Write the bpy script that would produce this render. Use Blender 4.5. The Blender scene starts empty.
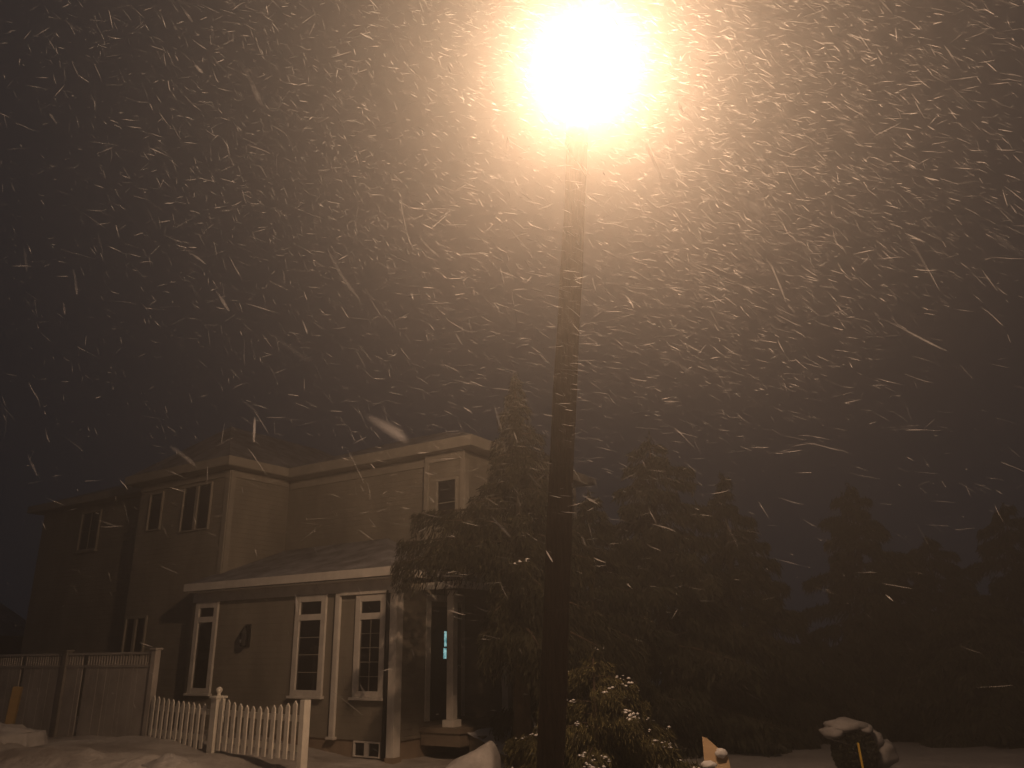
import bpy, bmesh, math, random
import numpy as np
from mathutils import Vector, Matrix, Euler, noise

random.seed(7)
rng = np.random.default_rng(11)
sc = bpy.context.scene
COL = sc.collection

# ------------------------------------------------------------------ helpers
def link(o, parent=None):
    COL.objects.link(o)
    if parent is not None:
        o.parent = parent
    return o

def tag(o, label=None, cat=None, group=None, kind=None):
    if label: o['label'] = label
    if cat: o['category'] = cat
    if group: o['group'] = group
    if kind: o['kind'] = kind
    return o

def empty(name, loc=(0, 0, 0), rz=0.0):
    o = bpy.data.objects.new(name, None)
    o.location = loc
    o.rotation_euler = (0, 0, rz)
    o.empty_display_size = 0.2
    return link(o)

class MB:
    """collects shapes into one mesh"""
    def __init__(self):
        self.v = []; self.f = []
    def box(self, a, b, jit=0.0):
        n = len(self.v)
        x0, y0, z0 = a; x1, y1, z1 = b
        for p in ((x0,y0,z0),(x1,y0,z0),(x1,y1,z0),(x0,y1,z0),(x0,y0,z1),(x1,y0,z1),(x1,y1,z1),(x0,y1,z1)):
            self.v.append(tuple(c + random.uniform(-jit, jit) for c in p))
        for q in ((0,3,2,1),(4,5,6,7),(0,1,5,4),(1,2,6,5),(2,3,7,6),(3,0,4,7)):
            self.f.append(tuple(n + i for i in q))
        return self
    def poly(self, pts, faces):
        n = len(self.v)
        self.v += [tuple(p) for p in pts]
        self.f += [tuple(n + i for i in q) for q in faces]
        return self
    def prism(self, pts2, axis_pts, d):
        """outline (list of 3-D points) pushed along vector d"""
        n = len(self.v); k = len(pts2)
        self.v += [tuple(p) for p in pts2]
        self.v += [tuple(Vector(p) + Vector(d)) for p in pts2]
        self.f.append(tuple(n + i for i in range(k))[::-1])
        self.f.append(tuple(n + k + i for i in range(k)))
        for i in range(k):
            j = (i + 1) % k
            self.f.append((n + i, n + j, n + k + j, n + k + i))
        return self
    def tube(self, pts, rad, seg=10, cap=True):
        pts = [Vector(p) for p in pts]
        n0 = len(self.v)
        up = Vector((0.13, 0.31, 0.94))
        for i, p in enumerate(pts):
            t = (pts[min(i + 1, len(pts) - 1)] - pts[max(i - 1, 0)]).normalized()
            a = t.cross(up)
            if a.length < 1e-3: a = t.cross(Vector((1, 0, 0)))
            a.normalize(); b = t.cross(a)
            r = rad[i] if hasattr(rad, '__len__') else rad
            for k in range(seg):
                w = 2 * math.pi * k / seg
                self.v.append(tuple(p + a * (r * math.cos(w)) + b * (r * math.sin(w))))
        for i in range(len(pts) - 1):
            for k in range(seg):
                k2 = (k + 1) % seg
                self.f.append((n0 + i*seg + k, n0 + i*seg + k2, n0 + (i+1)*seg + k2, n0 + (i+1)*seg + k))
        if cap:
            self.f.append(tuple(n0 + k for k in range(seg))[::-1])
            m = n0 + (len(pts) - 1) * seg
            self.f.append(tuple(m + k for k in range(seg)))
        return self
    def lathe(self, prof, c=(0, 0, 0), seg=20, sx=1.0, sy=1.0):
        n0 = len(self.v); c = Vector(c)
        for r, z in prof:
            for k in range(seg):
                w = 2 * math.pi * k / seg
                self.v.append((c.x + sx*r*math.cos(w), c.y + sy*r*math.sin(w), c.z + z))
        for i in range(len(prof) - 1):
            for k in range(seg):
                k2 = (k + 1) % seg
                self.f.append((n0+i*seg+k, n0+i*seg+k2, n0+(i+1)*seg+k2, n0+(i+1)*seg+k))
        self.f.append(tuple(n0 + k for k in range(seg))[::-1])
        m = n0 + (len(prof) - 1) * seg
        self.f.append(tuple(m + k for k in range(seg)))
        return self
    def build(self, name, mat, parent=None, bevel=0.0, smooth=False, fix=True):
        me = bpy.data.meshes.new(name)
        me.from_pydata(self.v, [], self.f)
        if fix:
            bm = bmesh.new(); bm.from_mesh(me)
            bmesh.ops.recalc_face_normals(bm, faces=bm.faces)
            bm.to_mesh(me); bm.free()
        if smooth:
            me.polygons.foreach_set('use_smooth', [True] * len(me.polygons))
        me.materials.append(mat)
        o = link(bpy.data.objects.new(name, me), parent)
        if bevel:
            m = o.modifiers.new('bevel', 'BEVEL'); m.width = bevel; m.segments = 2; m.limit_method = 'ANGLE'
        return o

def np_mesh(name, verts, faces, mat, parent=None, smooth=False):
    """verts (N,3), faces (M,k) array"""
    me = bpy.data.meshes.new(name)
    k = faces.shape[1]
    me.vertices.add(len(verts)); me.vertices.foreach_set('co', verts.astype(np.float32).ravel())
    me.loops.add(faces.size); me.loops.foreach_set('vertex_index', faces.astype(np.int32).ravel())
    me.polygons.add(len(faces))
    me.polygons.foreach_set('loop_start', np.arange(0, faces.size, k, dtype=np.int32))
    if smooth: me.polygons.foreach_set('use_smooth', np.ones(len(faces), dtype=bool))
    me.update(calc_edges=True); me.validate()
    me.materials.append(mat)
    return link(bpy.data.objects.new(name, me), parent)

# ------------------------------------------------------------------ materials
def mat(name, col, rough=0.8, spec=0.3, var=0.25, scale=6.0, bump=0.0, bscale=30.0, col2=None, stretch=(1, 1, 1)):
    m = bpy.data.materials.new(name); m.use_nodes = True
    nt = m.node_tree; N = nt.nodes; L = nt.links
    b = N['Principled BSDF']
    b.inputs['Roughness'].default_value = rough
    b.inputs['Specular IOR Level'].default_value = spec
    tc = N.new('ShaderNodeTexCoord'); mp = N.new('ShaderNodeMapping')
    mp.inputs['Scale'].default_value = stretch
    L.new(tc.outputs['Object'], mp.inputs['Vector'])
    nz = N.new('ShaderNodeTexNoise'); nz.inputs['Scale'].default_value = scale
    nz.inputs['Detail'].default_value = 6; nz.inputs['Roughness'].default_value = 0.65
    L.new(mp.outputs['Vector'], nz.inputs['Vector'])
    rp = N.new('ShaderNodeValToRGB')
    c1 = tuple(c * (1 - var) for c in col); c2 = col2 or tuple(min(1, c * (1 + var)) for c in col)
    rp.color_ramp.elements[0].color = (*c1, 1); rp.color_ramp.elements[0].position = 0.32
    rp.color_ramp.elements[1].color = (*c2, 1); rp.color_ramp.elements[1].position = 0.68
    L.new(nz.outputs['Fac'], rp.inputs['Fac']); L.new(rp.outputs['Color'], b.inputs['Base Color'])
    if bump:
        n2 = N.new('ShaderNodeTexNoise'); n2.inputs['Scale'].default_value = bscale; n2.inputs['Detail'].default_value = 5
        L.new(mp.outputs['Vector'], n2.inputs['Vector'])
        bp = N.new('ShaderNodeBump'); bp.inputs['Strength'].default_value = bump; bp.inputs['Distance'].default_value = 0.03
        L.new(n2.outputs['Fac'], bp.inputs['Height']); L.new(bp.outputs['Normal'], b.inputs['Normal'])
    return m

def siding_mat(name, col, lap=0.115):
    m = mat(name, col, 0.75, 0.25, 0.24, 0.9, stretch=(1.6, 1.6, .7))
    nt = m.node_tree; N = nt.nodes; L = nt.links
    tc = N.new('ShaderNodeTexCoord'); sp = N.new('ShaderNodeSeparateXYZ')
    L.new(tc.outputs['Object'], sp.inputs[0])
    mu = N.new('ShaderNodeMath'); mu.operation = 'MULTIPLY'; mu.inputs[1].default_value = 1 / lap
    fr = N.new('ShaderNodeMath'); fr.operation = 'FRACT'
    iv = N.new('ShaderNodeMath'); iv.operation = 'SUBTRACT'; iv.inputs[0].default_value = 1.0
    L.new(sp.outputs['Z'], mu.inputs[0]); L.new(mu.outputs[0], fr.inputs[0]); L.new(fr.outputs[0], iv.inputs[1])
    bp = N.new('ShaderNodeBump'); bp.inputs['Strength'].default_value = 0.8; bp.inputs['Distance'].default_value = 0.014
    L.new(iv.outputs[0], bp.inputs['Height']); L.new(bp.outputs['Normal'], N['Principled BSDF'].inputs['Normal'])
    return m

def shingle_mat(name):
    m = mat(name, (0.17, 0.17, 0.18), 0.9, 0.15, 0.35, 2.2, bump=0.35, bscale=30, col2=(0.42, 0.42, 0.45))
    return m

def emit_mat(name, col, strength, clear=0.0):
    m = bpy.data.materials.new(name); m.use_nodes = True
    nt = m.node_tree; N = nt.nodes; L = nt.links
    N.remove(N['Principled BSDF']); out = N['Material Output']
    e = N.new('ShaderNodeEmission'); e.inputs['Color'].default_value = (*col, 1); e.inputs['Strength'].default_value = strength
    if clear:
        t = N.new('ShaderNodeBsdfTransparent'); a = N.new('ShaderNodeAddShader')
        t.inputs['Color'].default_value = (clear, clear, clear, 1)
        L.new(t.outputs[0], a.inputs[0]); L.new(e.outputs[0], a.inputs[1]); L.new(a.outputs[0], out.inputs['Surface'])
    else:
        L.new(e.outputs[0], out.inputs['Surface'])
    return m

LAMP_COL = (1.0, 0.568, 0.325)
M_side = siding_mat('clapboard_siding', (0.285, 0.262, 0.22))
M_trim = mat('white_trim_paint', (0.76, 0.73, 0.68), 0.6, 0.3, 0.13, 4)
M_trim2 = mat('dimmed_trim_paint', (0.36, 0.335, 0.29), 0.7, 0.2, 0.15, 3)  # same white paint, its colour darkened to look dimly lit
M_found = mat('painted_foundation', (0.34, 0.27, 0.21), 0.9, 0.2, 0.15, 4, bump=0.3)
M_roof = shingle_mat('asphalt_shingles')
M_door = mat('dark_door_paint', (0.03, 0.028, 0.028), 0.5, 0.4, 0.2, 6)
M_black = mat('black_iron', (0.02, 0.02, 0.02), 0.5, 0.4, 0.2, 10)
M_fence = mat('white_fence_paint', (0.86, 0.83, 0.75), 0.65, 0.25, 0.15, 5, bump=0.15)
M_fence2 = mat('weathered_fence_paint', (0.46, 0.43, 0.40), 0.8, 0.2, 0.25, 1.5, bump=0.15)
M_pole = mat('weathered_pole_wood', (0.085, 0.062, 0.045), 0.9, 0.15, 0.35, 5, bump=0.5, bscale=12, stretch=(9, 9, 0.7))
M_metal = mat('galvanised_metal', (0.30, 0.30, 0.30), 0.45, 0.5, 0.2, 8)
M_post = mat('raw_pine_wood', (0.26, 0.18, 0.08), 0.8, 0.2, 0.2, 6)
M_bark = mat('spruce_bark', (0.07, 0.052, 0.04), 0.95, 0.1, 0.35, 8, bump=0.5, bscale=15)
M_snow = mat('fresh_snow', (0.72, 0.72, 0.74), 0.85, 0.2, 0.10, 9, bump=0.5, bscale=10)
M_heap = mat('ploughed_snow', (0.42, 0.41, 0.41), .9, .15, .2, 7, bump=.6, bscale=12)
M_yellow = mat('reflective_yellow', (0.62, 0.40, 0.05), 0.4, 0.5, 0.1, 9)
M_board = mat('pale_plywood', (0.52, 0.38, 0.24), 0.8, 0.2, 0.12, 6)
M_porch = mat('porch_boards', (0.23, 0.19, 0.15), 0.85, 0.2, 0.2, 5, stretch=(1, 6, 1))
M_shed = mat('old_shed_wood', (0.12, 0.10, 0.09), 0.9, 0.1, 0.25, 4)

def glass_mat():
    m = bpy.data.materials.new('dark_window_glass'); m.use_nodes = True
    b = m.node_tree.nodes['Principled BSDF']
    b.inputs['Base Color'].default_value = (0.012, 0.011, 0.012, 1)
    b.inputs['Roughness'].default_value = 0.08; b.inputs['Specular IOR Level'].default_value = 0.5
    return m
M_glass = glass_mat()
def lit_pane_mat():
    m = emit_mat('lit_door_glass', (0.25, 0.75, 0.80), 0.8)
    nt = m.node_tree; N = nt.nodes; L = nt.links
    e = [n for n in N if n.type == 'EMISSION'][0]
    tc = N.new('ShaderNodeTexCoord'); nz = N.new('ShaderNodeTexNoise'); nz.inputs['Scale'].default_value = 9
    L.new(tc.outputs['Object'], nz.inputs['Vector'])
    rp = N.new('ShaderNodeValToRGB')
    rp.color_ramp.elements[0].color = (.06, .30, .34, 1); rp.color_ramp.elements[0].position = .36
    rp.color_ramp.elements[1].color = (.55, .95, .92, 1); rp.color_ramp.elements[1].position = .62
    L.new(nz.outputs['Fac'], rp.inputs['Fac']); L.new(rp.outputs['Color'], e.inputs['Color'])
    return m
M_bluelit = lit_pane_mat()

def leaf_mat(name, c1, c2):
    m = bpy.data.materials.new(name); m.use_nodes = True
    nt = m.node_tree; N = nt.nodes; L = nt.links
    b = N['Principled BSDF']; b.inputs['Roughness'].default_value = 0.75; b.inputs['Specular IOR Level'].default_value = 0.2
    g = N.new('ShaderNodeNewGeometry'); rp = N.new('ShaderNodeValToRGB')
    rp.color_ramp.elements[0].color = (*c1, 1); rp.color_ramp.elements[1].color = (*c2, 1)
    L.new(g.outputs['Random Per Island'], rp.inputs['Fac']); L.new(rp.outputs['Color'], b.inputs['Base Color'])
    return m
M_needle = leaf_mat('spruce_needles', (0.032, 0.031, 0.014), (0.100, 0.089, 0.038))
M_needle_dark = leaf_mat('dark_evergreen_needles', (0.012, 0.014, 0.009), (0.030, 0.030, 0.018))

def ground_mat():
    m = bpy.data.materials.new('trodden_snow'); m.use_nodes = True
    nt = m.node_tree; N = nt.nodes; L = nt.links
    b = N['Principled BSDF']; b.inputs['Roughness'].default_value = 0.9; b.inputs['Specular IOR Level'].default_value = 0.15
    tc = N.new('ShaderNodeTexCoord')
    n1 = N.new('ShaderNodeTexNoise'); n1.inputs['Scale'].default_value = 0.55; n1.inputs['Detail'].default_value = 8
    n1.inputs['Roughness'].default_value = 0.7
    L.new(tc.outputs['Object'], n1.inputs['Vector'])
    rp = N.new('ShaderNodeValToRGB')
    rp.color_ramp.elements[0].color = (0.26, 0.235, 0.22, 1); rp.color_ramp.elements[0].position = 0.36
    rp.color_ramp.elements[1].color = (0.62, 0.60, 0.58, 1); rp.color_ramp.elements[1].position = 0.66
    L.new(n1.outputs['Fac'], rp.inputs['Fac'])
    # ground colour darkened on the right under the trees, imitating weak light
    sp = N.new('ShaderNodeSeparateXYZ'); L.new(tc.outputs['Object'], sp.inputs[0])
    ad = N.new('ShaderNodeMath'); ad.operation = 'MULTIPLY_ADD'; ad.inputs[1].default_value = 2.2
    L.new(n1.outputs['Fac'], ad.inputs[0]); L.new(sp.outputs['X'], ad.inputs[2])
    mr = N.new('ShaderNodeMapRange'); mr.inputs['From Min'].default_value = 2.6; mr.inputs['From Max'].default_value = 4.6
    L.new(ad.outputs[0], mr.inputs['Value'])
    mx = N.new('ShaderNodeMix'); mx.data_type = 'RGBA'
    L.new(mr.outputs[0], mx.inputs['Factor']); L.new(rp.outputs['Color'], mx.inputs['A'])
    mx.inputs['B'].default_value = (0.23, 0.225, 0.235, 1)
    L.new(mx.outputs['Result'], b.inputs['Base Color'])
    n2 = N.new('ShaderNodeTexNoise'); n2.inputs['Scale'].default_value = 7; n2.inputs['Detail'].default_value = 6
    L.new(tc.outputs['Object'], n2.inputs['Vector'])
    bp = N.new('ShaderNodeBump'); bp.inputs['Strength'].default_value = 0.7; bp.inputs['Distance'].default_value = 0.06
    L.new(n2.outputs['Fac'], bp.inputs['Height']); L.new(bp.outputs['Normal'], b.inputs['Normal'])
    return m

# ------------------------------------------------------------------ camera
F_PX = 770.0
cam = bpy.data.cameras.new('camera'); cam.sensor_width = 36; cam.lens = F_PX / 1024 * 36
cam.clip_start = 0.02; cam.clip_end = 1000
cam.dof.use_dof = True; cam.dof.focus_distance = 11.0; cam.dof.aperture_fstop = 11.0
co = link(bpy.data.objects.new('camera', cam))
PITCH, ROLL = math.radians(18.7), math.radians(-1.1)
co.matrix_world = Matrix.Translation((0, 0, 1.9)) @ Matrix.Rotation(math.pi/2 + PITCH, 4, 'X') @ Matrix.Rotation(ROLL, 4, 'Z')
sc.camera = co

# ------------------------------------------------------------------ world, colour management
w = bpy.data.worlds.new('World'); sc.world = w; w.use_nodes = True
bg = w.node_tree.nodes['Background']
bg.inputs['Color'].default_value = (0.62, 0.72, 1.0, 1)
bg.inputs['Strength'].default_value = 0.0150
sc.view_settings.view_transform = 'Standard'; sc.view_settings.look = 'None'
sc.view_settings.exposure = 0; sc.view_settings.gamma = 1
sc.cycles.max_bounces = 6; sc.cycles.volume_bounces = 0; sc.cycles.diffuse_bounces = 3
sc.cycles.transparent_max_bounces = 12
sc.cycles.sample_clamp_indirect = 3.0
sc.cycles.use_denoising = True

# ------------------------------------------------------------------ ground
CTRL = [(-3.2,12.5,.15,1.2),(-5.0,14.0,.36,1.2),(-6.9,15.6,.45,1.3),(-9.5,17,.42,2),(-12,18.5,.33,2.5),(-1.5,14.3,-.04,1.2),
        (-2.7,15.4,-.08,1.5),(-8,19,.1,2),(0,13.5,.02,2),(0,0,0,4),(0,6,0,4),(-6,6,.05,4),(6,6,.0,4),(2.6,11,.12,1.6),(4.5,12.5,.08,2),
        (7,16,-.12,3),(10,22,-.9,5),(16,30,-1.2,8),(0,22,-.2,5),(-14,26,.3,5),(4,18,-.22,3),(9,13,.08,3),(30,40,-1.2,15),(-30,40,.3,15)]
def base_h(x, y):
    sw = sz = 0.0
    for cx, cy, cz, s in CTRL:
        k = math.exp(-((x-cx)**2 + (y-cy)**2) / (2*s*s)) / (s*s) + 1e-6
        sw += k; sz += k*cz
    return sz / sw
def ground_h(x, y):
    h = base_h(x, y)
    p = Vector((x, y, 0.3))
    h += 0.05*noise.noise(p*0.9) + 0.025*noise.noise(p*2.7)
    # ploughed ridge of snow lumps along the road edge on the left
    d = abs((y - 12.45) + 0.30*(x + 6.0))
    if x < -3.6:
        ridge = math.exp(-(d/0.55)**2) * min(1, (-3.6 - x)/1.2)
        l = noise.noise(p*1.9); l2 = noise.noise(p*4.6 + Vector((3, 1, 7)))
        h += ridge*(0.14 + 0.13*max(0, l) + 0.10*max(0, l2))
    return h

def axis(lo, hi, a, b, fine, coarse):
    xs = []; x = lo
    while x < hi:
        xs.append(x); x += fine if a <= x <= b else coarse
    xs.append(hi); return xs
gx = axis(-34, 34, -13, 10, 0.11, 1.5); gy = axis(-7, 34.5, 9.5, 19, 0.11, 1.5)
nx, ny = len(gx), len(gy)
gv = np.array([(x, y, ground_h(x, y)) for y in gy for x in gx])
ii, jj = np.meshgrid(np.arange(ny-1), np.arange(nx-1), indexing='ij')
a0 = (ii*nx + jj).ravel()
gf = np.stack([a0, a0+1, a0+nx+1, a0+nx], 1)
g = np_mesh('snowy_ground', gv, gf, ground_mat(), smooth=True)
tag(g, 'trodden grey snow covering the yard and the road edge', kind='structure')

# ------------------------------------------------------------------ house (local axes: u along the front, v into the house, z up)
HP = (-2.6685, 15.3848, 0.0); HR = math.radians(57.9 - 90.0)
house = empty('house', HP, HR)
tag(house, 'pale two storey clapboard house with white trim behind the picket fence', 'house')

def wall(a, b, m=M_side, name='wall'):
    return MB().box(a, b).build(name, m, house)

Z1 = 3.12; ZT = 6.12
# lower front room, foundation under it
wall((-5.6, 0.0, 0.28), (0.5, 0.4, Z1))
wall((-5.6, 0.4, 0.28), (-5.3, 1.0, Z1))
MB().box((-5.56, 0.03, -0.6), (0.46, 6.5, 0.277)).build('foundation', M_found, house)
# side wall on the porch side
wall((0.2, 0.403, 0.28), (0.497, 7.5, Z1))
# left bay (two storeys), far-left wing
wall((-8.9, 0.405, -0.3), (-5.28, 2.2, ZT))
wall((-14.8, 0.95, -0.3), (-8.903, 6.5, ZT - 0.06))
# bay return above the porch roof, middle and right upper walls
wall((-5.6, 2.27, 2.9), (-0.6, 6.0, ZT - 0.005))
wall((-0.62, 2.15, 2.9), (0.5, 7.5, ZT + 0.02))
wall((-8.9, 2.205, 0.3), (-5.283, 7.5, ZT - 0.003))
wall((-5.4, 0.41, -0.3), (-5.283, 0.99, 3.0))

def hip_roof(name, u0, u1, v0, v1, z, rise_u, apex_v=None, th=0.16, ridge='v', top=None, ap=None):
    """hipped roof slab with real eave thickness"""
    if ridge == 'v':
        um = (u0+u1)/2; r = (u1-u0)/2*rise_u; in_ = (u1-u0)/2
        A = (um, v0+in_, z+r); B = (um, v1-in_ if v1-in_ > v0+in_ else v0+in_+.05, z+r)
        if ap: A = ap; B = (ap[0], B[1], ap[2])
        top = [(u0,v0,z),(u1,v0,z),(u1,v1,z),(u0,v1,z),A,B]
        fc = [(0,1,4),(1,2,5,4),(2,3,5),(3,0,4,5)]
    else:
        vm = (v0+v1)/2; r = (v1-v0)/2*rise_u; in_ = (v1-v0)/2
        A = (u0+in_, vm, z+r); B = (u1-in_ if u1-in_ > u0+in_ else u0+in_+.05, vm, z+r)
        top = [(u0,v0,z),(u1,v0,z),(u1,v1,z),(u0,v1,z),A,B]
        fc = [(0,1,5,4),(1,2,5),(2,3,4,5),(3,0,4)]
    m = MB(); m.poly(top, fc); n = 6
    low = [(u0,v0,z-th),(u1,v0,z-th),(u1,v1,z-th),(u0,v1,z-th)]
    m.v += low
    m.f += [(0,n,n+1,1),(1,n+1,n+2,2),(2,n+2,n+3,3),(3,n+3,n,0),(n+3,n+2,n+1,n)]
    return m.build(name, M_roof, house)

# roofs sit on the white eave boards; eave boards are separate trim
def eave_ring(u0, u1, v0, v1, z0, z1, t=0.035, sides='lrfb'):
    m = MB()
    if 'f' in sides: m.box((u0-t, v0-t, z0), (u1+t, v0, z1))
    if 'r' in sides: m.box((u1, v0+.001, z0), (u1+t, v1, z1))
    if 'l' in sides: m.box((u0-t, v0+.001, z0), (u0, v1, z1))
    return m.build('fascia', M_trim2, house)
def soffit(u0, u1, v0, v1, z):
    return MB().box((u0, v0, z-0.02), (u1, v1, z)).build('soffit', M_trim2, house)

OV = 0.34
hip_roof('roof', -9.1, -5.28+OV, 0.4-OV, 8.0, 6.33, 0.82, ap=(-8.1, 2.4, 8.1))                  # left bay, ridge runs back
hip_roof('roof', -15.1, -5.6, 0.95-OV, 7.2, 6.25, 0.42, ridge='u')          # far-left wing
hip_roof('roof', -6.5, 0.5+OV, 1.92, 8.0, 6.335, 0.40, ridge='u')           # middle range
hip_roof('roof', -0.95, 0.5+OV+.012, 1.915, 8.1, 6.345, 0.45)                # right bay
eave_ring(-9.1, -5.28+OV, 0.4-OV, 1.88, 6.12, 6.335, sides='fr')
eave_ring(-15.1, -9.15, 0.95-OV, 6, 6.05, 6.255, sides='fl')
eave_ring(-4.9, -0.99, 1.92, 3, 6.10, 6.34, sides='f')
eave_ring(-0.95, 0.5+OV, 1.918, 7.5, 6.10, 6.345, sides='fr')
soffit(-9.1, -5.28+OV-.002, 0.4-OV+.002, 2.3, 6.13)
soffit(-15.1, -9.12, 0.95-OV, 1.2, 6.06)
soffit(-4.93, -0.96, 1.925, 2.4, 6.11)
soffit(-0.945, 0.5+OV-.003, 1.922, 7.5, 6.12)
# frieze boards under the upper eaves, corner boards
def board(a, b, name='trim_board', bevel=0.004):
    return MB().box(a, b).build(name, M_trim2, house, bevel=bevel)
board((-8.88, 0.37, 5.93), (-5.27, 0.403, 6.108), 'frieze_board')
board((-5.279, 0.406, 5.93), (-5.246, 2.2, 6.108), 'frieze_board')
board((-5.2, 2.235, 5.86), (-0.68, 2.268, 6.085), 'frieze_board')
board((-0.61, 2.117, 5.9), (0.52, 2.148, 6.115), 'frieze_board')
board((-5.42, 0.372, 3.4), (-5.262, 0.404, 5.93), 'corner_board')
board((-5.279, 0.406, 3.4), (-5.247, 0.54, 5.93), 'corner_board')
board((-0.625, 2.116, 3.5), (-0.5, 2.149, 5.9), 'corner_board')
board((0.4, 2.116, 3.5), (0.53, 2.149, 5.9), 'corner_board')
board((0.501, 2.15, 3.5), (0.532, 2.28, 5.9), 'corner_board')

# ---- lower (porch) roof: lean-to with a hipped right corner
def board(a, b, name='trim_board', bevel=0.004):
    return MB().box(a, b).build(name, M_trim, house, bevel=bevel)
def lower_roof():
    m = MB()
    zE, zW = 3.34, 4.30
    ue, ve, ul = 0.62, -0.34, -5.5
    p = [(ul, ve, zE), (ue, ve, zE), (-1.70, 2.14, zW), (-1.70, 2.28, zW), (ul, 2.28, zW), (ue, 2.14, zE)]
    m.poly(p, [(0, 1, 2, 3, 4), (1, 5, 2)])
    b = [(ul, ve, zE-.03), (ue, ve, zE-.03), (ue, 2.14, zE-.03), (-1.7, 2.28, zE-.03), (ul, 2.28, zE-.03)]
    m.poly(b, [(4, 3, 2, 1, 0)])
    m.poly([p[0], p[1], b[1], b[0]], [(0, 1, 2, 3)])
    m.poly([p[1], p[5], b[2], b[1]], [(0, 1, 2, 3)])
    m.poly([p[0], p[4], b[4], b[0]], [(0, 1, 2, 3)])
    return m.build('porch_roof', M_roof, house)
lower_roof()
# shallow lean-to roof over the entrance deck
MB().prism([(0.66, 0.62, 3.32), (1.42, 0.62, 3.17), (1.42, 0.62, 3.09), (0.66, 0.62, 3.24)], None, (0, 4.4, 0)).build('deck_roof', M_roof, house)
board((1.385, 0.64, 2.95), (1.43, 5.0, 3.085), 'fascia')
board((0.535, 0.66, 2.95), (1.384, 0.70, 3.085), 'fascia')
# fascia + soffit + frieze of the front eave
board((-5.52, -0.375, 3.17), (0.62, -0.342, 3.335), 'fascia')
board((0.622, -0.375, 3.17), (0.655, 2.1, 3.335), 'fascia')
MB().box((-5.48, -0.338, 3.14), (0.615, 0.0, 3.158)).build('soffit', M_trim, house)
board((-5.6, -0.035, 2.94), (-0.92, -0.003, 3.137), 'frieze_board')
board((-0.918, -0.085, 2.88), (0.60, -0.003, 3.137), 'frieze_board')
# corner post of the room: two boards with a dark joint between, and a dark tube added as the shadow gap
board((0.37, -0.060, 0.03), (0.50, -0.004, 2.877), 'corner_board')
MB().tube([(0.315, -.05, 0.02), (0.315, -.05, 2.93)], .045, 10).build('shadow_gap_tube', M_black, house, smooth=True)
board((0.503, -0.060, 0.03), (0.54, 0.13, 2.877), 'corner_board')
MB().box((0.36, -0.07, -0.1), (0.56, 0.15, 0.028)).build('plinth', M_found, house)
# slim white down pipe with a foot
dp = board((-1.07, -0.07, 0.30), (-0.93, -0.004, 2.938), 'drain_pipe', 0.02)
MB().box((-1.10, -0.10, 0.27), (-0.90, -0.004, 0.315)).build('pipe_foot', M_trim, dp)

def window(u0, u1, z0, z1, v, trim=0.13, transom=None, cols=1, rows=1, depth=0.055, mid=None, sill=True, trim_mat=None):
    """framed window on a wall whose outer face is at v: frame proud of the wall, glass recessed in it"""
    tm = trim_mat or M_trim
    m = MB(); f0, f1 = v-depth, v-0.002
    m.box((u0, f0, z0), (u0+trim, f1, z1)); m.box((u1-trim, f0, z0), (u1, f1, z1))
    m.box((u0+trim, f0+.001, z1-trim), (u1-trim, f1, z1)); m.box((u0+trim, f0+.001, z0), (u1-trim, f1, z0+trim*.8))
    if transom: m.box((u0+trim, f0+.002, transom-0.06), (u1-trim, f1, transom+0.06))
    if mid: m.box((mid-0.05, f0+.003, z0+trim*.8), (mid+0.05, f1, z1-trim))
    fr = m.build('window', tm, house, bevel=0.006)
    p = MB().box((u0+trim-.003, v-0.012, z0+trim*.8-.003), (u1-trim+.003, v-0.004, z1-trim+.003)).build('pane', M_glass, fr)
    if sill:
        MB().box((u0-0.04, v-depth-0.05, z0-0.05), (u1+0.04, v-.003, z0-.002)).build('sill', tm, fr, bevel=0.006)
    if cols > 1 or rows > 1:
        mm = MB(); zt = (transom-0.06) if transom else z1-trim; zb = z0+trim*.8
        a, b = u0+trim, u1-trim
        for i in range(1, cols):
            c = a + (b-a)*i/cols; mm.box((c-.008, v-0.026, zb), (c+.008, v-0.013, zt))
        for i in range(1, rows):
            c = zb + (zt-zb)*i/rows; mm.box((a, v-0.025, c-.008), (b, v-0.0135, c+.008))
        mm.build('muntin', M_trim2, fr)
    return fr

window(-5.45, -4.68, 1.02, 3.0 - .06, 0.0, transom=2.56)
window(-2.2, -1.33, 1.02, 2.935, 0.0, transom=2.50, cols=1, rows=4)
window(-0.52, 0.25, 1.02, 2.875, 0.0, transom=2.47, cols=2, rows=5)
window(-0.46, 0.20, 0.0, 0.27, 0.03, trim=0.03, mid=-0.14, sill=False)          # basement window
# upper windows in the left bay: a single and a pair of tall narrow ones
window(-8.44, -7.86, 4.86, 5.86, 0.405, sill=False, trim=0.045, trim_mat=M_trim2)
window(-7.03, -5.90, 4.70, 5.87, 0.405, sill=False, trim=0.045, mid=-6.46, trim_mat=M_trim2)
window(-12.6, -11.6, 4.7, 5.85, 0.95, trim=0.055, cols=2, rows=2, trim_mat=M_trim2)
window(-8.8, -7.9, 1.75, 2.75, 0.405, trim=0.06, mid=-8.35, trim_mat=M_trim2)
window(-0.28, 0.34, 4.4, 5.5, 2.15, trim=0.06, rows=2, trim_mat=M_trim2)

# wall lantern between the two front windows
ln = MB(); U0 = -3.65
ln.box((U0-.09, -0.028, 1.95), (U0+.09, -0.003, 2.42)); ln.tube([(U0, -.025, 2.36), (U0, -.08, 2.41), (U0, -.115, 2.36)], .012, 6)
ln.lathe([(.045, 1.97), (.065, 1.99), (.085, 2.24), (.05, 2.31), (.015, 2.37)], (U0, -0.115, 0), 6)
lo = ln.build('wall_lantern', M_black, house)
MB().box((U0-.02, -.193, 2.04), (U0+.02, -.185, 2.11)).build('glass_pane', M_metal, lo)

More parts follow.
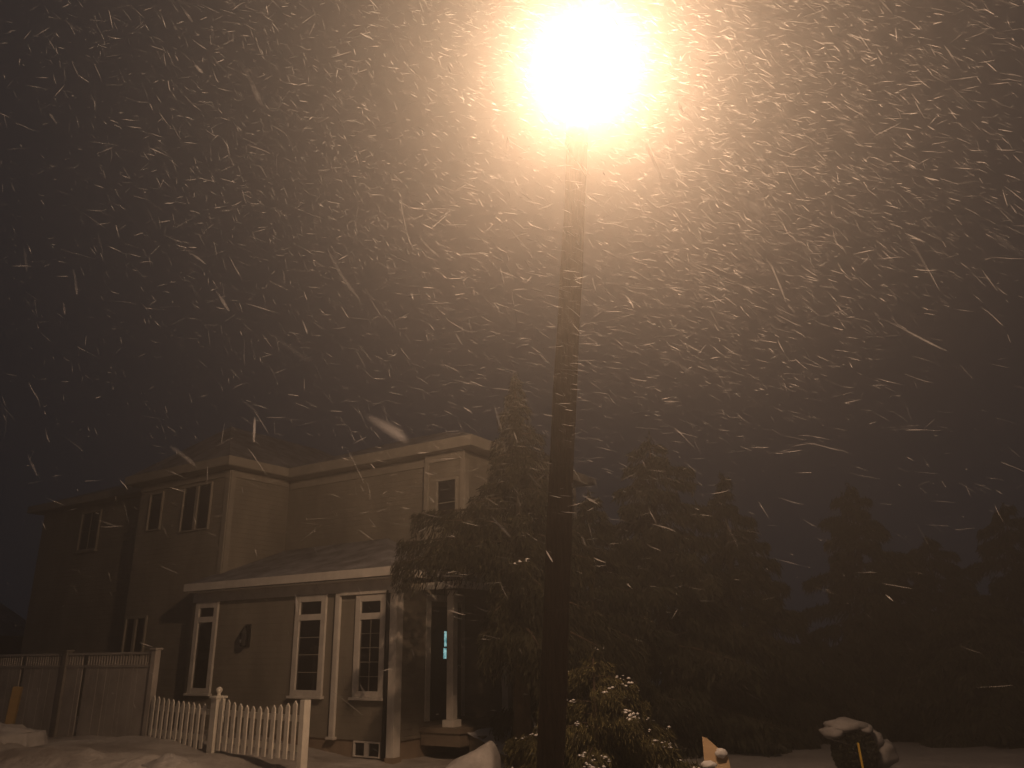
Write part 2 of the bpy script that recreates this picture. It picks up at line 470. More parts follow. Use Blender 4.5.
# ---- entrance on the porch side (wall face u = 0.5)
dr = MB().box((0.5, 1.02, 0.55), (0.535, 2.0, 2.65)).build('door', M_door, house)
MB().box((0.535, 1.40, 1.66), (0.541, 1.49, 1.86)).build('lit_pane', M_bluelit, dr)
MB().box((0.535, 1.42, 1.89), (0.541, 1.49, 2.18)).build('lit_pane', M_bluelit, dr)
MB().tube([(0.535, 1.9, 1.5), (0.59, 1.9, 1.5)], .03, 8).build('handle', M_metal, dr)
board((0.502, 0.86, 0.55), (0.53, 1.0, 2.75), 'door_frame'); board((0.502, 2.02, 0.55), (0.53, 2.14, 2.75), 'door_frame')
board((0.502, 0.86, 2.753), (0.53, 2.14, 2.88), 'door_frame')
deck = MB()
deck.box((0.505, 0.72, 0.38), (1.45, 5.0, 0.47))
deck.box((0.52, 0.75, 0.16), (1.42, 4.9, 0.378))
deck.build('porch_deck', M_porch, house)
def column(u, v):
    m = MB(); m.box((u-.075, v-.075, .60), (u+.075, v+.075, 2.93)); 
    c = m.build('porch_column', M_trim, house, bevel=.008)
    MB().box((u-.13, v-.13, .472), (u+.13, v+.13, .598)).build('plinth', M_trim, c, bevel=.01)
    return c
column(1.1, 0.93); column(1.25, 2.6)
# snow covered steps leading down from the deck
st = MB()
for i in range(3):
    st.box((1.455+.30*i, 1.0, -0.2), (1.45+.30*(i+1), 2.3, 0.33-0.13*i))
stp = st.build('porch_steps', M_porch, house)
sv, sf = [], []
nu, nv = 16, 14
for i in range(nu+1):
    for j in range(nv+1):
        u = 1.40 + 1.05*i/nu; v = .92 + 1.42*j/nv
        e = min(i, nu-i, 3)/3 * min(j, nv-j, 3)/3
        z = 0.50 - 0.42*(i/nu) + .05*noise.noise(Vector((u*4, v*4, 2))) - (1-e)*0.10
        sv.append((u, v, z))
for i in range(nu):
    for j in range(nv):
        q = i*(nv+1)+j; sf.append((q, q+nv+1, q+nv+2, q+1))
sm = MB(); sm.poly(sv, sf).build('snow_cover', M_snow, stp, smooth=True)

# ------------------------------------------------------------------ fences
FD = Vector((-.766, .643, 0)); FR = math.atan2(FD.y, FD.x)
F0 = Vector((-3.2, 12.5, 0))
def square_post(m, x, h, z0=-0.35, s=.075, y=0.0, cap=True):
    m.box((x-s, y-s, z0), (x+s, y+s, h))
    if cap: m.box((x-s-.025, y-s-.025, h), (x+s+.025, y+s+.025, h+.035))
def picket_panel(x0, x1, top, parent):
    m = MB()
    L = x1-x0; n = max(3, round(L/0.182))
    for i in range(n):
        c = x0 + (i+.5)*L/n; wd = .046; t = top((c-x0)/L) + random.uniform(-.008, .008)
        lean = random.uniform(-.006, .006)
        b = .33 + random.uniform(-.015, .015)
        pts = [(c-wd, -.048, b), (c+wd, -.048, b), (c+wd+lean, -.048, t-.05), (c+lean, -.048, t), (c-wd+lean, -.048, t-.05)]
        m.prism(pts, None, (0, .022, 0))
    pk = m.build('pickets', M_fence, parent)
    for a, b in ((.86, .95), (.45, .54)):
        MB().box((x0-.02, -.025, a), (x1+.02, .02, b)).build('rail', M_fence, parent, bevel=.006)
def finial(parent, x, h):
    MB().lathe([(.03, 0), (.035, .02), (.022, .035), (.05, .07), (.055, .095), (.045, .125), (.015, .145)], (x, 0, h+.035), 14).build('post_finial', M_fence, parent, smooth=True)

# in the fence frame x runs along FD (to the left and back), y points into the yard's far side
pf = empty('picket_fence', F0, FR)
# local y must face away from the camera so that the pickets (y<0) are on the near side
pf.rotation_euler = (0, 0, FR + math.pi)
def fx(t): return -t
sw = lambda a, b: (lambda t: 1.04 + .13*abs(2*t-1)**1.7)
m = MB(); square_post(m, fx(0.0), 1.17, s=.058, cap=False); p = m.build('post', M_fence, pf, bevel=.006)
m = MB(); square_post(m, fx(2.47), 1.13, s=.085); p = m.build('post', M_fence, pf, bevel=.006); finial(p, fx(2.47), 1.13)
picket_panel(fx(2.37), fx(0.10), sw(0, 0), pf)
tag(pf, 'white scalloped picket fence panel between a ball topped post and a plain end post', 'fence')
pg = empty('picket_gate', F0, FR + math.pi)
picket_panel(fx(4.76), fx(2.74), lambda t: 1.03 + .10*(1-t)**1.8, pg)
tag(pg, 'white picket gate sloping down from the tall fence to the ball topped post', 'gate')

TD = Vector((-.883, .469, 0)); T0 = F0 + FD*4.88
tf = empty('privacy_fence', T0, math.atan2(TD.y, TD.x) + math.pi)
m = MB(); square_post(m, 0, 1.93, s=.06); m.build('post', M_fence2, tf, bevel=.006)
bays = 5; BL = 2.1
for b in range(bays):
    x1 = -b*BL - .06; x0 = -(b+1)*BL + .06
    m = MB(); n = 15
    for i in range(n):
        c = x0 + (i+.5)*(x1-x0)/n; hw = (x1-x0)/n/2 - .0015
        m.box((c-hw, -.012+random.uniform(-.003, .003), .25), (c+hw, .012, 1.62))
    # open baluster top
    for i in range(24):
        c = x0 + (i+.5)*(x1-x0)/24
        m.box((c-.014, -.014, 1.66), (c+.014, .012, 1.86))
    m.build('fence_panel', M_fence2, tf)
    for a, b in ((1.62, 1.665), (1.855, 1.90), (.22, .30)):
        MB().box((x0-.06, -.03, a), (x1+.06, .03, b)).build('rail', M_fence2, tf)
    m = MB(); square_post(m, -(b+1)*BL, 1.93, s=.06); m.build('post', M_fence2, tf, bevel=.006)
tag(tf, 'tall pale board fence with a slatted top left of the picket gate', 'fence')

# short timber post in a heap of snow, far left
tp = MB(); tp.box((-.065, -.065, -.3), (.065, .065, 1.38), .006)
o = tp.build('timber_post', M_post, None, bevel=.01); o.location = (-8.58, 14.0, 0); o.rotation_euler = (0, math.radians(3), .3)
tag(o, 'short tan timber post standing in a heap of snow at the far left', 'post')

def heap(name, c, r, h, seed, label, cat, amp=.25, seg=28, rings=12, mat_=None):
    vs, fs = [(0, 0, h)], []
    for i in range(1, rings+1):
        t = i/rings
        for k in range(seg):
            a = 2*math.pi*k/seg
            d = Vector((math.cos(a)*t*2, math.sin(a)*t*2, seed))
            rr = r*t*(1 + amp*noise.noise(d*1.3))
            z = h*(math.cos(math.pi*t)*.5+.5) + h*.35*noise.noise(d*3.1)*(1-t*.6) - (.2 if i == rings else 0)
            vs.append((rr*math.cos(a), rr*math.sin(a), z))
    for k in range(seg): fs.append((0, 1+k, 1+(k+1) % seg))
    for i in range(rings-1):
        for k in range(seg):
            a, b = 1+i*seg+k, 1+i*seg+(k+1) % seg
            fs.append((a, a+seg, b+seg, b))
    m = MB(); m.poly(vs, fs)
    o = m.build(name, mat_ or M_heap, None, smooth=True); o.location = c
    tag(o, label, cat); return o
def H(x, y): return ground_h(x, y)
heap('snow_heap', (-8.5, 13.75, H(-8.5, 13.75)+.22), .62, .15, 3.0, 'lumpy heap of snow around the short timber post', 'snow heap', .5)
heap('snow_heap', (-5.0, 12.1, H(-5.0, 12.1)), .36, .13, 9.0, 'low broken snow lump in front of the picket gate', 'snow heap', .5)
heap('snow_heap', (-4.1, 11.75, H(-4.1, 11.75)), .34, .16, 15.0, 'small snow lump in front of the scalloped picket panel', 'snow heap', .5)

def drift():
    # wedge of wind packed snow, high at the back right, running out to the front left
    vs, fs = [], []
    nu, nv = 26, 18
    g0 = H(-.7, 12.4)
    for i in range(nu+1):
        for j in range(nv+1):
            a, b = i/nu, j/nv
            x = -.06 + .92*a - .10*(1-b); y = -.55 + 1.1*b
            e = math.sin(math.pi/2*min(1, a/.2))*math.sin(math.pi/2*min(1, (1-a)/.22))*math.sin(math.pi/2*min(1, b/.3))*math.sin(math.pi/2*min(1, (1-b)/.3))
            z = (.14 - g0 + .46*a + .03*b)*max(0, e)**.42 + (.05*noise.noise(Vector((x*2.5, y*2.5, 5))) + .025*noise.noise(Vector((x*9, y*9, 2))))*e - (.3 if e <= 1e-6 else 0)
            vs.append((x, y, z))
    for i in range(nu):
        for j in range(nv):
            q = i*(nv+1)+j; fs.append((q, q+nv+1, q+nv+2, q+1))
    m = MB(); m.poly(vs, fs); o = m.build('snow_drift', M_heap, None, smooth=True)
    o.location = (-1.10, 12.5, g0); tag(o, 'pale wedge of packed snow rising beside the porch entrance', 'snow drift')
drift()

# small outbuilding beyond the tall fence on the far left
sh = empty('garden_shed', (-19.4, 27, 0), 0.1)
MB().box((-2.4, 0, -.3), (1.6, 3, 2.6)).build('wall', M_shed, sh)
MB().poly([(-2.8, -.3, 2.5), (2.1, -.3, 2.5), (-.4, -.3, 4.1), (-2.8, 3.3, 2.5), (2.1, 3.3, 2.5), (-.4, 3.3, 4.1)],
          [(0, 1, 2), (3, 5, 4), (1, 4, 5, 2), (0, 2, 5, 3), (0, 3, 4, 1)]).build('roof', M_roof, sh)
MB().poly([(2.13, -.34, 2.46), (-.4, -.34, 4.14), (-.4, -.34, 3.98), (2.05, -.34, 2.36), (2.13, -.302, 2.46), (-.4, -.302, 4.14), (-.4, -.302, 3.98), (2.05, -.302, 2.36)],
          [(0, 1, 2, 3), (7, 6, 5, 4), (0, 4, 5, 1), (1, 5, 6, 2), (2, 6, 7, 3), (3, 7, 4, 0)]).build('barge_board', M_trim, sh)
tag(sh, 'dark little gabled shed beyond the tall board fence at the far left', 'shed')

# ------------------------------------------------------------------ street lamp on a leaning timber pole
LP = Vector((0.144, 6.5, 0))
lamp = empty('street_lamp', LP)
tag(lamp, 'tall leaning wooden street lamp pole with a glowing lamp at its top', 'street lamp')
TOPZ = 6.87; LEAN = .0824
m = MB(); pts, rr = [], []
for i in range(29):
    z = -.4 + (TOPZ+.4)*i/28
    pts.append((LEAN*z + .008*math.sin(z*1.3), .006*math.sin(z*.9+1), z)); rr.append(.110 - .0012*z + .003*math.sin(z*5.1))
m.tube(pts, rr, 20)
m.build('pole', M_pole, lamp, smooth=True)
hx, hz = LEAN*7.53, 7.53          # centre of the lamp glass, in the lamp's own frame
hy = 0.0
def top_axis(z): return (LEAN*z, 0.0, z)
# iron neck and collar on the pole top
m = MB(); m.tube([top_axis(z) for z in (TOPZ-.30, TOPZ+.02)], .109, 18)
m.tube([top_axis(z) for z in (TOPZ, TOPZ+.05, TOPZ+.16, 7.11, 7.15)], [.08, .055, .05, .09, .13], 16)
m.build('collar', M_metal, lamp, smooth=True)
# round glass and its small hooded cap
m = MB(); m.lathe([(.13, -.38), (.20, -.33), (.27, -.19), (.31, 0), (.295, .16), (.22, .36), (.15, .44)], (hx, hy, hz), 28)
M_lens = emit_mat('lit_lamp_glass', (1.0, .82, .52), 45.0, clear=.97)
def dim_left_side(mt):
    """added mask: left front of the glass passes less light, dimming the haze"""
    nt = mt.node_tree; N = nt.nodes; L = nt.links
    tr_ = [n for n in N if n.type == 'BSDF_TRANSPARENT'][0]
    tc = N.new('ShaderNodeTexCoord'); sb = N.new('ShaderNodeVectorMath'); sb.operation = 'SUBTRACT'; sb.inputs[1].default_value = (hx, hy, hz)
    nm = N.new('ShaderNodeVectorMath'); nm.operation = 'NORMALIZE'
    dt = N.new('ShaderNodeVectorMath'); dt.operation = 'DOT_PRODUCT'; dt.inputs[1].default_value = (-.82, -.57, 0)
    mr = N.new('ShaderNodeMapRange'); mr.interpolation_type = 'SMOOTHSTEP'
    mr.inputs['From Min'].default_value = .30; mr.inputs['From Max'].default_value = .80
    mr.inputs['To Min'].default_value = .97; mr.inputs['To Max'].default_value = .52
    L.new(tc.outputs['Object'], sb.inputs[0]); L.new(sb.outputs[0], nm.inputs[0]); L.new(nm.outputs[0], dt.inputs[0])
    L.new(dt.outputs['Value'], mr.inputs['Value']); L.new(mr.outputs[0], tr_.inputs['Color'])
dim_left_side(M_lens)  # added gradient in the glass that weakens the glow to the left
m.build('lamp_globe', M_lens, lamp, smooth=True)
m = MB(); m.lathe([(.17, .442), (.18, .47), (.13, .52), (.05, .56), (.02, .61)], (hx, hy, hz), 20)
m.build('cap', M_metal, lamp, smooth=True)
# a worn strip of metal tags nailed to the right edge
m = MB()
for i in range(6):
    m.box((.100, -.06, 2.9+.05*i), (.111+.003*(i % 2), -.01, 2.937+.05*i))
o = m.build('number_tags', M_metal, lamp); o.location = (LEAN*3.0-.003, 0, 0)

pl = bpy.data.lights.new('lamp_bulb', 'POINT'); pl.energy = 1680; pl.color = LAMP_COL; pl.shadow_soft_size = 0.10
po = link(bpy.data.objects.new('lamp_bulb', pl), lamp); po.location = (hx, hy, hz)
pl.cycles.use_multiple_importance_sampling = True

# ------------------------------------------------------------------ trees
def spruce(name, label, base, Ht, R, nlimb, ntuft, seed, mats, cat='tree', group=None, h0=.04, tuft=(.13, .028), hang=.35, power=.85,
           droop=.5, snow=0, snow_zmax=9, az_bias=None, lean=(0, 0), trunk_r=None, boost=None, bushy=1.0):
    r = np.random.default_rng(seed)
    root = empty(name, base); tag(root, label, cat, group)
    tr = MB(); R0 = trunk_r or (.02*Ht+.03)
    tz = np.linspace(-.3, Ht*.985, 12)
    def axis_at(z): return np.array([lean[0]*z/Ht, lean[1]*z/Ht, z])
    tr.tube([axis_at(z) for z in tz], [max(.008, R0*(1-z/Ht)**.9) for z in tz], 9)
    P, D, S = [], [], []          # tuft centres, directions, sizes
    snowp = []
    for i in range(nlimb):
        t = ((i+.5)/nlimb)**1.12
        h = Ht*(h0 + (1-h0)*t*.985)
        az = i*2.39996 + r.normal(0, .35)
        L = (R*(1-t)**power*r.uniform(.72, 1.12) + .10)
        kb = boost(az, h) if boost is not None else 1.0
        L *= kb
        e = np.array([math.cos(az), math.sin(az), 0]); sd = np.array([-e[1], e[0], 0])
        bend = r.normal(0, .10); dr = droop*r.uniform(.7, 1.25)*(.62 if kb > 1 else 1)
        def limb(s):
            s = np.asarray(s)[..., None]
            return axis_at(h) + e*(L*s) + sd*(L*bend*s**2) + np.array([0, 0, 1.0])*(L*(.18*s - dr*s**2 + .28*dr*s**3*1.2))
        ss = np.linspace(0, 1, 6)
        tr.tube(limb(ss), [max(.004, R0*.28*(1-t*.7)*(1-.9*q)) for q in ss], 4, cap=False)
        n = max(8, int(ntuft*(L/R)**1.15))
        s = r.uniform(.08, 1, n)**.8
        c = limb(s)
        wid = .34*L*(1.05-s)*bushy + .05
        q = r.uniform(-1, 1, n)*wid
        c = c + sd*q[:, None] + e*(np.abs(q)*.35)[:, None]
        # hanging twigs: cluster the tufts in curtains by quantising along the limb
        hg = (hang*.85 if kb > 1 else hang)*r.beta(1.0, 1.7, n)*(.5+.7*r.random(n))*(1-.55*t)
        c[:, 2] -= hg + np.abs(q)*.25
        c += r.normal(0, .02, (n, 3))
        d = e*r.uniform(.1, .9, n)[:, None] + sd*(np.sign(q)*r.uniform(0, .7, n))[:, None]
        d[:, 2] -= .35 + hg/hang*1.4 + r.uniform(0, .5, n)
        d += r.normal(0, .22, (n, 3))
        d /= np.linalg.norm(d, axis=1)[:, None]
        P.append(c); D.append(d); S.append(r.uniform(.6, 1.35, n)*(1-.3*t))
        if snow and h < snow_zmax:
            k = r.poisson(snow*L)
            for _ in range(k):
                s1 = r.uniform(.35, 1.0); cc = limb(np.array([s1]))[0] + sd*r.normal(0, .05*L) + np.array([0, 0, .012])
                cl = r.integers(2, 7)
                for _k in range(cl):
                    snowp.append((cc + r.normal(0, .045, 3)*np.array([1.2, 1.2, .35]), r.uniform(.010, .034)))
    # leader tuft
    n = 60; c = np.array([axis_at(Ht*.9 + Ht*.1*a) for a in r.random(n)]) + r.normal(0, .035, (n, 3))
    d = r.normal(0, .4, (n, 3)); d[:, 2] += .8; d /= np.linalg.norm(d, axis=1)[:, None]
    P.append(c); D.append(d); S.append(r.uniform(.5, .9, n))
    P = np.concatenate(P); D = np.concatenate(D); S = np.concatenate(S)
    tr.build('trunk', mats[1], root, smooth=True, fix=False)
    n = len(P); rnd = r.normal(0, 1, (n, 3)); sd = np.cross(D, rnd); sd /= np.linalg.norm(sd, axis=1)[:, None]
    Lh = (tuft[0]*S)[:, None]; Wh = (tuft[1]*S)[:, None]
    v = np.stack([P - D*Lh*.5, P + sd*Wh - D*Lh*.05, P + D*Lh*.5, P - sd*Wh - D*Lh*.05], 1).reshape(-1, 3)
    f = np.arange(n*4).reshape(-1, 4)
    np_mesh('crown', v, f, mats[0], root)
    if snowp:
        o6 = np.array([(1,0,0),(0,1,0),(-1,0,0),(0,-1,0),(0,0,.55),(0,0,-.4)], float)
        fo = np.array([(0,1,4),(1,2,4),(2,3,4),(3,0,4),(1,0,5),(2,1,5),(3,2,5),(0,3,5)])
        vv, ff = [], []
        for k, (cc, sz) in enumerate(snowp):
            a = r.uniform(0, 6.28); cs, sn = math.cos(a), math.sin(a)
            q = o6*np.array([sz*r.uniform(.8, 2.0), sz, sz])*r.uniform(.75, 1.25, (6, 1))
            q = np.stack([q[:,0]*cs-q[:,1]*sn, q[:,0]*sn+q[:,1]*cs, q[:,2]], 1)
            vv.append(q+cc); ff.append(fo+6*k)
        sd_ = np_mesh('snow_dusting', np.concatenate(vv), np.concatenate(ff), M_snow, root, smooth=True); sd_['kind'] = 'stuff'
    return root

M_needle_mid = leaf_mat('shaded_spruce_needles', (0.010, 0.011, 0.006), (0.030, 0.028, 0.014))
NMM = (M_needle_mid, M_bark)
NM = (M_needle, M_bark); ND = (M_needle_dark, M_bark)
def boost_main(az, h):
    # long drooping limbs towards the left (west) at mid height, bare below them on that side
    c = math.cos(az - math.pi*1.02)
    if c > .1 and h < 3.2: return .34
    if c > .1 and h < 4.2: return 1.0 + .50*c
    return .92
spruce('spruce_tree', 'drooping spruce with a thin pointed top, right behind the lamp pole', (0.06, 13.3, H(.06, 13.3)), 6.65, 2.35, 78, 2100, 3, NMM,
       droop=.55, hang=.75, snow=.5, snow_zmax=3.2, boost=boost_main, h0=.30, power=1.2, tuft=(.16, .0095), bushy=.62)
# young spruce whose lower boughs catch the lamp light beside the pole
spruce('young_spruce', 'low snow flecked spruce lit by the lamp at the foot of the pole', (0.98, 10.6, H(.98, 10.6)-.05), 1.75, 1.85, 36, 3400, 8, NM,
       droop=.50, hang=.42, snow=4.0, tuft=(.11, .008), power=.75, h0=.02, bushy=.62)
def conifer(*a, **k): return spruce('evergreen_tree', *a, **k)
EG = 'evergreens beyond the lamp'
conifer('broad tall dark evergreen right of the lamp pole', (3.1, 17.0, -.4), 6.75, 2.9, 70, 1260, 21, ND, group=EG, tuft=(0.24, 0.022), hang=.5, power=.6, bushy=1.3)
conifer('dark evergreen with a small spiky top right of the broad one', (5.2, 19.0, -.5), 6.35, 2.2, 56, 1140, 22, ND, group=EG, tuft=(0.26, 0.023), hang=.5, power=.7, bushy=1.3)
conifer('tall lone dark evergreen at the right with a blunt top', (9.4, 21.5, -.8), 6.85, 2.3, 64, 1260, 23, ND, group=EG, tuft=(0.27, 0.025), hang=.5, power=.55, bushy=1.4)
conifer('low dark evergreen between the lone tall one and the edge tree', (12.1, 23.0, -.9), 5.6, 2.4, 56, 1200, 24, ND, group=EG, tuft=(0.29, 0.027), hang=.5, power=.5, bushy=1.4)
conifer('dark evergreen cut by the right edge of the picture', (13.6, 21.5, -.9), 6.3, 2.5, 56, 1200, 25, ND, group=EG, tuft=(0.29, 0.027), hang=.5, power=.55, bushy=1.4)
conifer('squat dark evergreen under the gap in the tree tops', (7.4, 20.3, -.7), 2.6, 2.2, 48, 1260, 26, ND, group=EG, tuft=(0.26, 0.025), hang=.4, power=.45, bushy=1.5)
conifer('smaller dark evergreen between the lamp pole and the broad one', (1.5, 15.6, -.2), 5.0, 2.0, 56, 1260, 27, ND, group=EG, tuft=(0.21, 0.020), hang=.5, power=.6, bushy=1.3)
conifer('squat dark evergreen in front of the low one near the right edge', (10.2, 18.2, -.6), 3.4, 2.4, 48, 1380, 28, ND, group=EG, tuft=(0.24, 0.023), hang=.4, power=.45, bushy=1.5)

# small round bush with a cap of snow, marker stake in front of it
def bush(name, label, c, r_, hgt, seed, n=5200):
    r = np.random.default_rng(seed)
    root = empty(name, c); tag(root, label, 'bush')
    m = MB()
    for k in range(9):
        a = r.uniform(0, 6.28); m.tube([(0, 0, -.1), (.3*r_*math.cos(a), .3*r_*math.sin(a), hgt*.5), (.7*r_*math.cos(a), .7*r_*math.sin(a), hgt*.85)], [.02, .014, .005], 5, cap=False)
    m.build('stems', M_bark, root, fix=False)
    d = r.normal(0, 1, (n, 3)); d /= np.linalg.norm(d, axis=1)[:, None]
    rad = (1-.35*r.random(n)**2)
    P = np.stack([d[:,0]*r_*rad, d[:,1]*r_*rad, hgt*.5 + d[:,2]*hgt*.5*rad], 1)
    D = d + r.normal(0, .6, (n, 3)); D /= np.linalg.norm(D, axis=1)[:, None]
    sd = np.cross(D, r.normal(0, 1, (n, 3))); sd /= np.linalg.norm(sd, axis=1)[:, None]
    v = np.stack([P-D*.03, P+sd*.014, P+D*.03, P-sd*.014], 1).reshape(-1, 3)
    np_mesh('leaves', v, np.arange(n*4).reshape(-1, 4), M_needle_dark, root)
    return root
bush('round_bush', 'small round dark bush behind the thin yellow stake', (4.82, 12.2, .0), .31, .72, 5)
def blob(name, parts, mat_, label=None, cat=None, group=None):
    bm = bmesh.new()
    for c, s, sd in parts:
        g_ = bmesh.ops.create_icosphere(bm, subdivisions=3, radius=1)
        for v in g_['verts']:
            k = 1 + .22*noise.noise(v.co*1.7 + Vector((sd, 0, 0))) + .08*noise.noise(v.co*5 + Vector((0, sd, 0)))
            v.co = Vector((c[0]+v.co.x*s[0]*k, c[1]+v.co.y*s[1]*k, c[2]+v.co.z*s[2]*k))
    me = bpy.data.meshes.new(name); bm.to_mesh(me); bm.free()
    me.polygons.foreach_set('use_smooth', [True]*len(me.polygons)); me.materials.append(mat_)
    o = link(bpy.data.objects.new(name, me)); tag(o, label, cat, group); return o
M_oldsnow2 = mat('old_grey_snow', (0.22, 0.215, 0.22), .9, .1, .15, 8, bump=.4, bscale=14)
blob('cap_of_snow', [((4.74, 12.2, .70), (.30, .26, .10), 1.0), ((4.52, 12.15, .62), (.17, .2, .08), 3.3), ((4.95, 12.2, .66), (.16, .2, .09), 5.1)], M_oldsnow2, 'grey cap of snow lying on the small round bush', 'snow')
blob('snow_lump', [((5.16, 12.3, .50), (.13, .13, .13), 4.0), ((5.26, 12.4, .30), (.25, .22, .2), 6.0)], M_oldsnow2, 'grey snow lump right beside the round bush', 'snow')
m = MB(); m.box((-.012, -.006, -.5), (.012, .006, .30)); o = m.build('marker_stake', M_yellow, None)
o.location = (4.42, 11.0, .31); o.rotation_euler = (0, math.radians(-3), .1)
tag(o, 'thin yellow driveway marker stake before the round bush', 'stake')
# pointed board leaning in the snow with a snow clump on it
m = MB(); m.prism([(-.09, 0, -.35), (.26, 0, -.35), (.22, 0, .02), (-.03, 0, .24), (-.09, 0, .26)], None, (0, .03, 0))
o = m.build('pointed_board', M_board, None, bevel=.004); o.location = (2.48, 11.0, .46); o.rotation_euler = (math.radians(-12), 0, math.radians(-14))
tag(o, 'small pointed pale board leaning in the snow right of the low spruce', 'board')
blob('snow_clump', [((2.60, 10.93, .53), (.075, .05, .06), 2.0), ((2.42, 10.9, .40), (.10, .07, .05), 8.0)], M_snow, 'bright snow clump stuck to the pointed pale board', 'snow')
heap('snow_heap', (2.1, 11.2, H(2.1, 11.2)), .6, .28, 22.0, 'low smooth snow heap between the low spruce and the pointed board', 'snow heap', .3)

# ------------------------------------------------------------------ falling snow: wind-blown flakes and clumps (one body of uncountable flakes)
def falling_snow():
    r = np.random.default_rng(5)
    ce = np.array([0, 0, 1.9])
    cp, sp_ = math.cos(PITCH), math.sin(PITCH)
    def sample(n, d0, d1, power):
        # random points of the air in a wide wedge of space ahead, from side to side well beyond the view
        d = (d0**power + r.random(n)*(d1**power - d0**power))**(1/power)
        az = r.uniform(-.85, .85, n); el = r.uniform(-.18, 1.02, n)
        return ce + np.stack([d*np.sin(az)*np.cos(el), d*np.cos(az)*np.cos(el), d*np.sin(el)], 1), d
    sets = []
    P, d = sample(46000, 4.0, 16, 1.9); sets.append((P, d, r.uniform(.02, .10, len(P)), r.uniform(.0009, .0027, len(P)), 0))
    # thick of the fall, between the eye and the lamp
    n_ = 54000; t_ = r.uniform(.38, 1.25, n_); rad_ = 2.9*np.sqrt(r.random(n_)); a_ = r.uniform(0, 6.283, n_)
    P = ce + np.outer(t_, np.array([.62, 6.5, 5.2])) + np.stack([rad_*np.cos(a_), r.normal(0, .6, n_), rad_*np.sin(a_)], 1); d = np.linalg.norm(P-ce, axis=1)
    sets.append((P, d, r.uniform(.03, .12, n_), r.uniform(.0007, .0018, n_), 0))
    P, d = sample(700, 1.0, 3.5, 2.0); sets.append((P, d, r.uniform(.012, .045, len(P)), r.uniform(.0010, .0026, len(P)), 1))
    P, d = sample(170, .5, 1.3, 2.0); sets.append((P, d, r.uniform(.010, .045, len(P)), r.uniform(.0006, .0015, len(P)), 2))
    n_ = 44; d = r.uniform(.24, .55, n_); az = r.uniform(-.6, .6, n_); el = r.uniform(-.05, .85, n_)
    P = ce + np.stack([d*np.sin(az)*np.cos(el), d*np.cos(az)*np.cos(el), d*np.sin(el)], 1)
    sets.append((P, d, r.uniform(.012, .038, n_), r.uniform(.0005, .0013, n_), 3))
    VV, Fc, base = [], [], 0
    NS = 5
    prof = np.array([.25, .85, 1.0, .8, .2])
    for P, d, Ln, Rd, kind in sets:
        keep = (P[:, 2] > .9) & (r.random(len(P)) < np.clip((P[:, 2]-1.9)/d*2.0 + .05, .07, 1)*np.clip(.62 + .5*np.sin(P[:, 0]*1.1 + 1.7*np.sin(P[:, 2]*.8)) + .35*np.sin(P[:, 1]*1.3 + P[:, 2]*1.9), .12, 1)); P, d, Ln, Rd = P[keep], d[keep], Ln[keep], Rd[keep]
        n = len(P)
        # gusts: a slowly varying direction field plus tumbling
        ph = .9*np.sin(P[:, 0]*.9 + P[:, 2]*.7) + .6*np.sin(P[:, 1]*.8 - P[:, 2]*1.3 + 1)
        if kind == 0:
            ang = -.30 + .15*ph + r.normal(0, .24, n)
            wild = r.random(n) < np.where(P[:, 0] < -.12*P[:, 1], .62, .16)
            ang = np.where(wild, np.where(r.random(n) < .3, r.uniform(-.3, .9, n), r.normal(-1.1, .2, n)), ang)
        else:
            ang = -1.02 + .15*ph + r.normal(0, .25, n)
        yaw = r.normal(0, .35, n)
        D = np.stack([np.cos(ang)*np.cos(yaw), np.cos(ang)*np.sin(yaw), np.sin(ang)], 1)
        A = np.cross(D, r.normal(0, 1, (n, 3))); A /= np.linalg.norm(A, axis=1)[:, None]
        B = np.cross(D, A)
        bow = r.normal(0, .02, n); bow2 = r.normal(0, .006, n)
        pr = prof[None]*r.uniform(.4, 1.4, (n, NS))
        V = np.zeros((n, NS, 2, 3))
        for k in range(NS):
            t = k/(NS-1) - .5
            c = P + D*(Ln*t)[:, None] + A*(Ln*(bow*t*t*4 + bow2*math.sin(9*t)))[:, None]
            rad = (Rd*pr[:, k])[:, None]
            tw = 1.1*t
            W_ = A*math.cos(tw) + B*math.sin(tw)
            V[:, k, 0] = c - W_*rad; V[:, k, 1] = c + W_*rad
        VV.append(V.reshape(-1, 3))
        st_ = base + np.arange(n)*NS*2
        for k in range(NS-1):
            Fc.append(np.stack([st_+2*k, st_+2*k+1, st_+2*k+3, st_+2*k+2], 1))
        base += n*NS*2
    return np.concatenate(VV), np.concatenate(Fc)
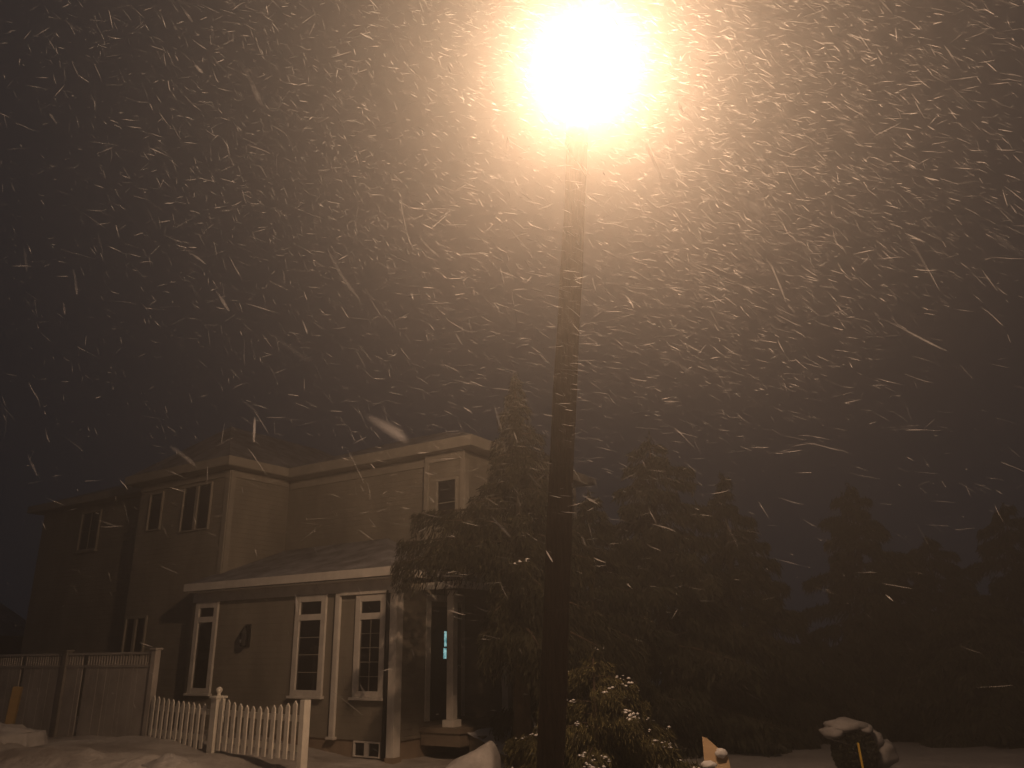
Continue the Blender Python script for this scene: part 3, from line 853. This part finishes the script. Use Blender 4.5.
def flake_mat():
    m = bpy.data.materials.new('snow_flakes'); m.use_nodes = True
    nt = m.node_tree; N = nt.nodes; L = nt.links
    N.remove(N['Principled BSDF']); out = N['Material Output']
    df = N.new('ShaderNodeBsdfDiffuse'); df.inputs['Color'].default_value = (.85, .85, .87, 1)
    tl = N.new('ShaderNodeBsdfTranslucent'); tl.inputs['Color'].default_value = (.85, .85, .87, 1)
    tp_ = N.new('ShaderNodeBsdfTransparent')
    a = N.new('ShaderNodeAddShader')
    L.new(df.outputs[0], a.inputs[0]); L.new(tl.outputs[0], a.inputs[1])
    g_ = N.new('ShaderNodeNewGeometry')
    mr = N.new('ShaderNodeMapRange'); mr.inputs['To Min'].default_value = .05; mr.inputs['To Max'].default_value = .42
    pw = N.new('ShaderNodeMath'); pw.operation = 'POWER'; pw.inputs[1].default_value = 2.6
    L.new(g_.outputs['Random Per Island'], pw.inputs[0]); L.new(pw.outputs[0], mr.inputs['Value'])
    b = N.new('ShaderNodeMixShader'); L.new(mr.outputs[0], b.inputs[0])
    L.new(tp_.outputs[0], b.inputs[1]); L.new(a.outputs[0], b.inputs[2]); L.new(b.outputs[0], out.inputs['Surface'])
    return m
fv, ff = falling_snow()
fs_o = np_mesh('falling_snow', fv, ff, flake_mat())
tag(fs_o, 'wind blown snowflakes filling the night air around the lamp', 'snowfall', kind='stuff')

# ------------------------------------------------------------------ the misty air between camera, lamp and house
hz_m = bpy.data.materials.new('snowy_mist'); hz_m.use_nodes = True
nt = hz_m.node_tree; nt.nodes.remove(nt.nodes['Principled BSDF'])
pv = nt.nodes.new('ShaderNodeVolumePrincipled')
pv.inputs['Color'].default_value = (.93, .93, .93, 1)
pv.inputs['Density'].default_value = 0.027
pv.inputs['Anisotropy'].default_value = 0.775
nt.links.new(pv.outputs[0], nt.nodes['Material Output'].inputs['Volume'])
hz_o = MB().box((-36, -8, -3.0), (36, 36, 15.0)).build('haze', hz_m)
tag(hz_o, 'thin snowy mist in the night air', 'haze', kind='stuff')
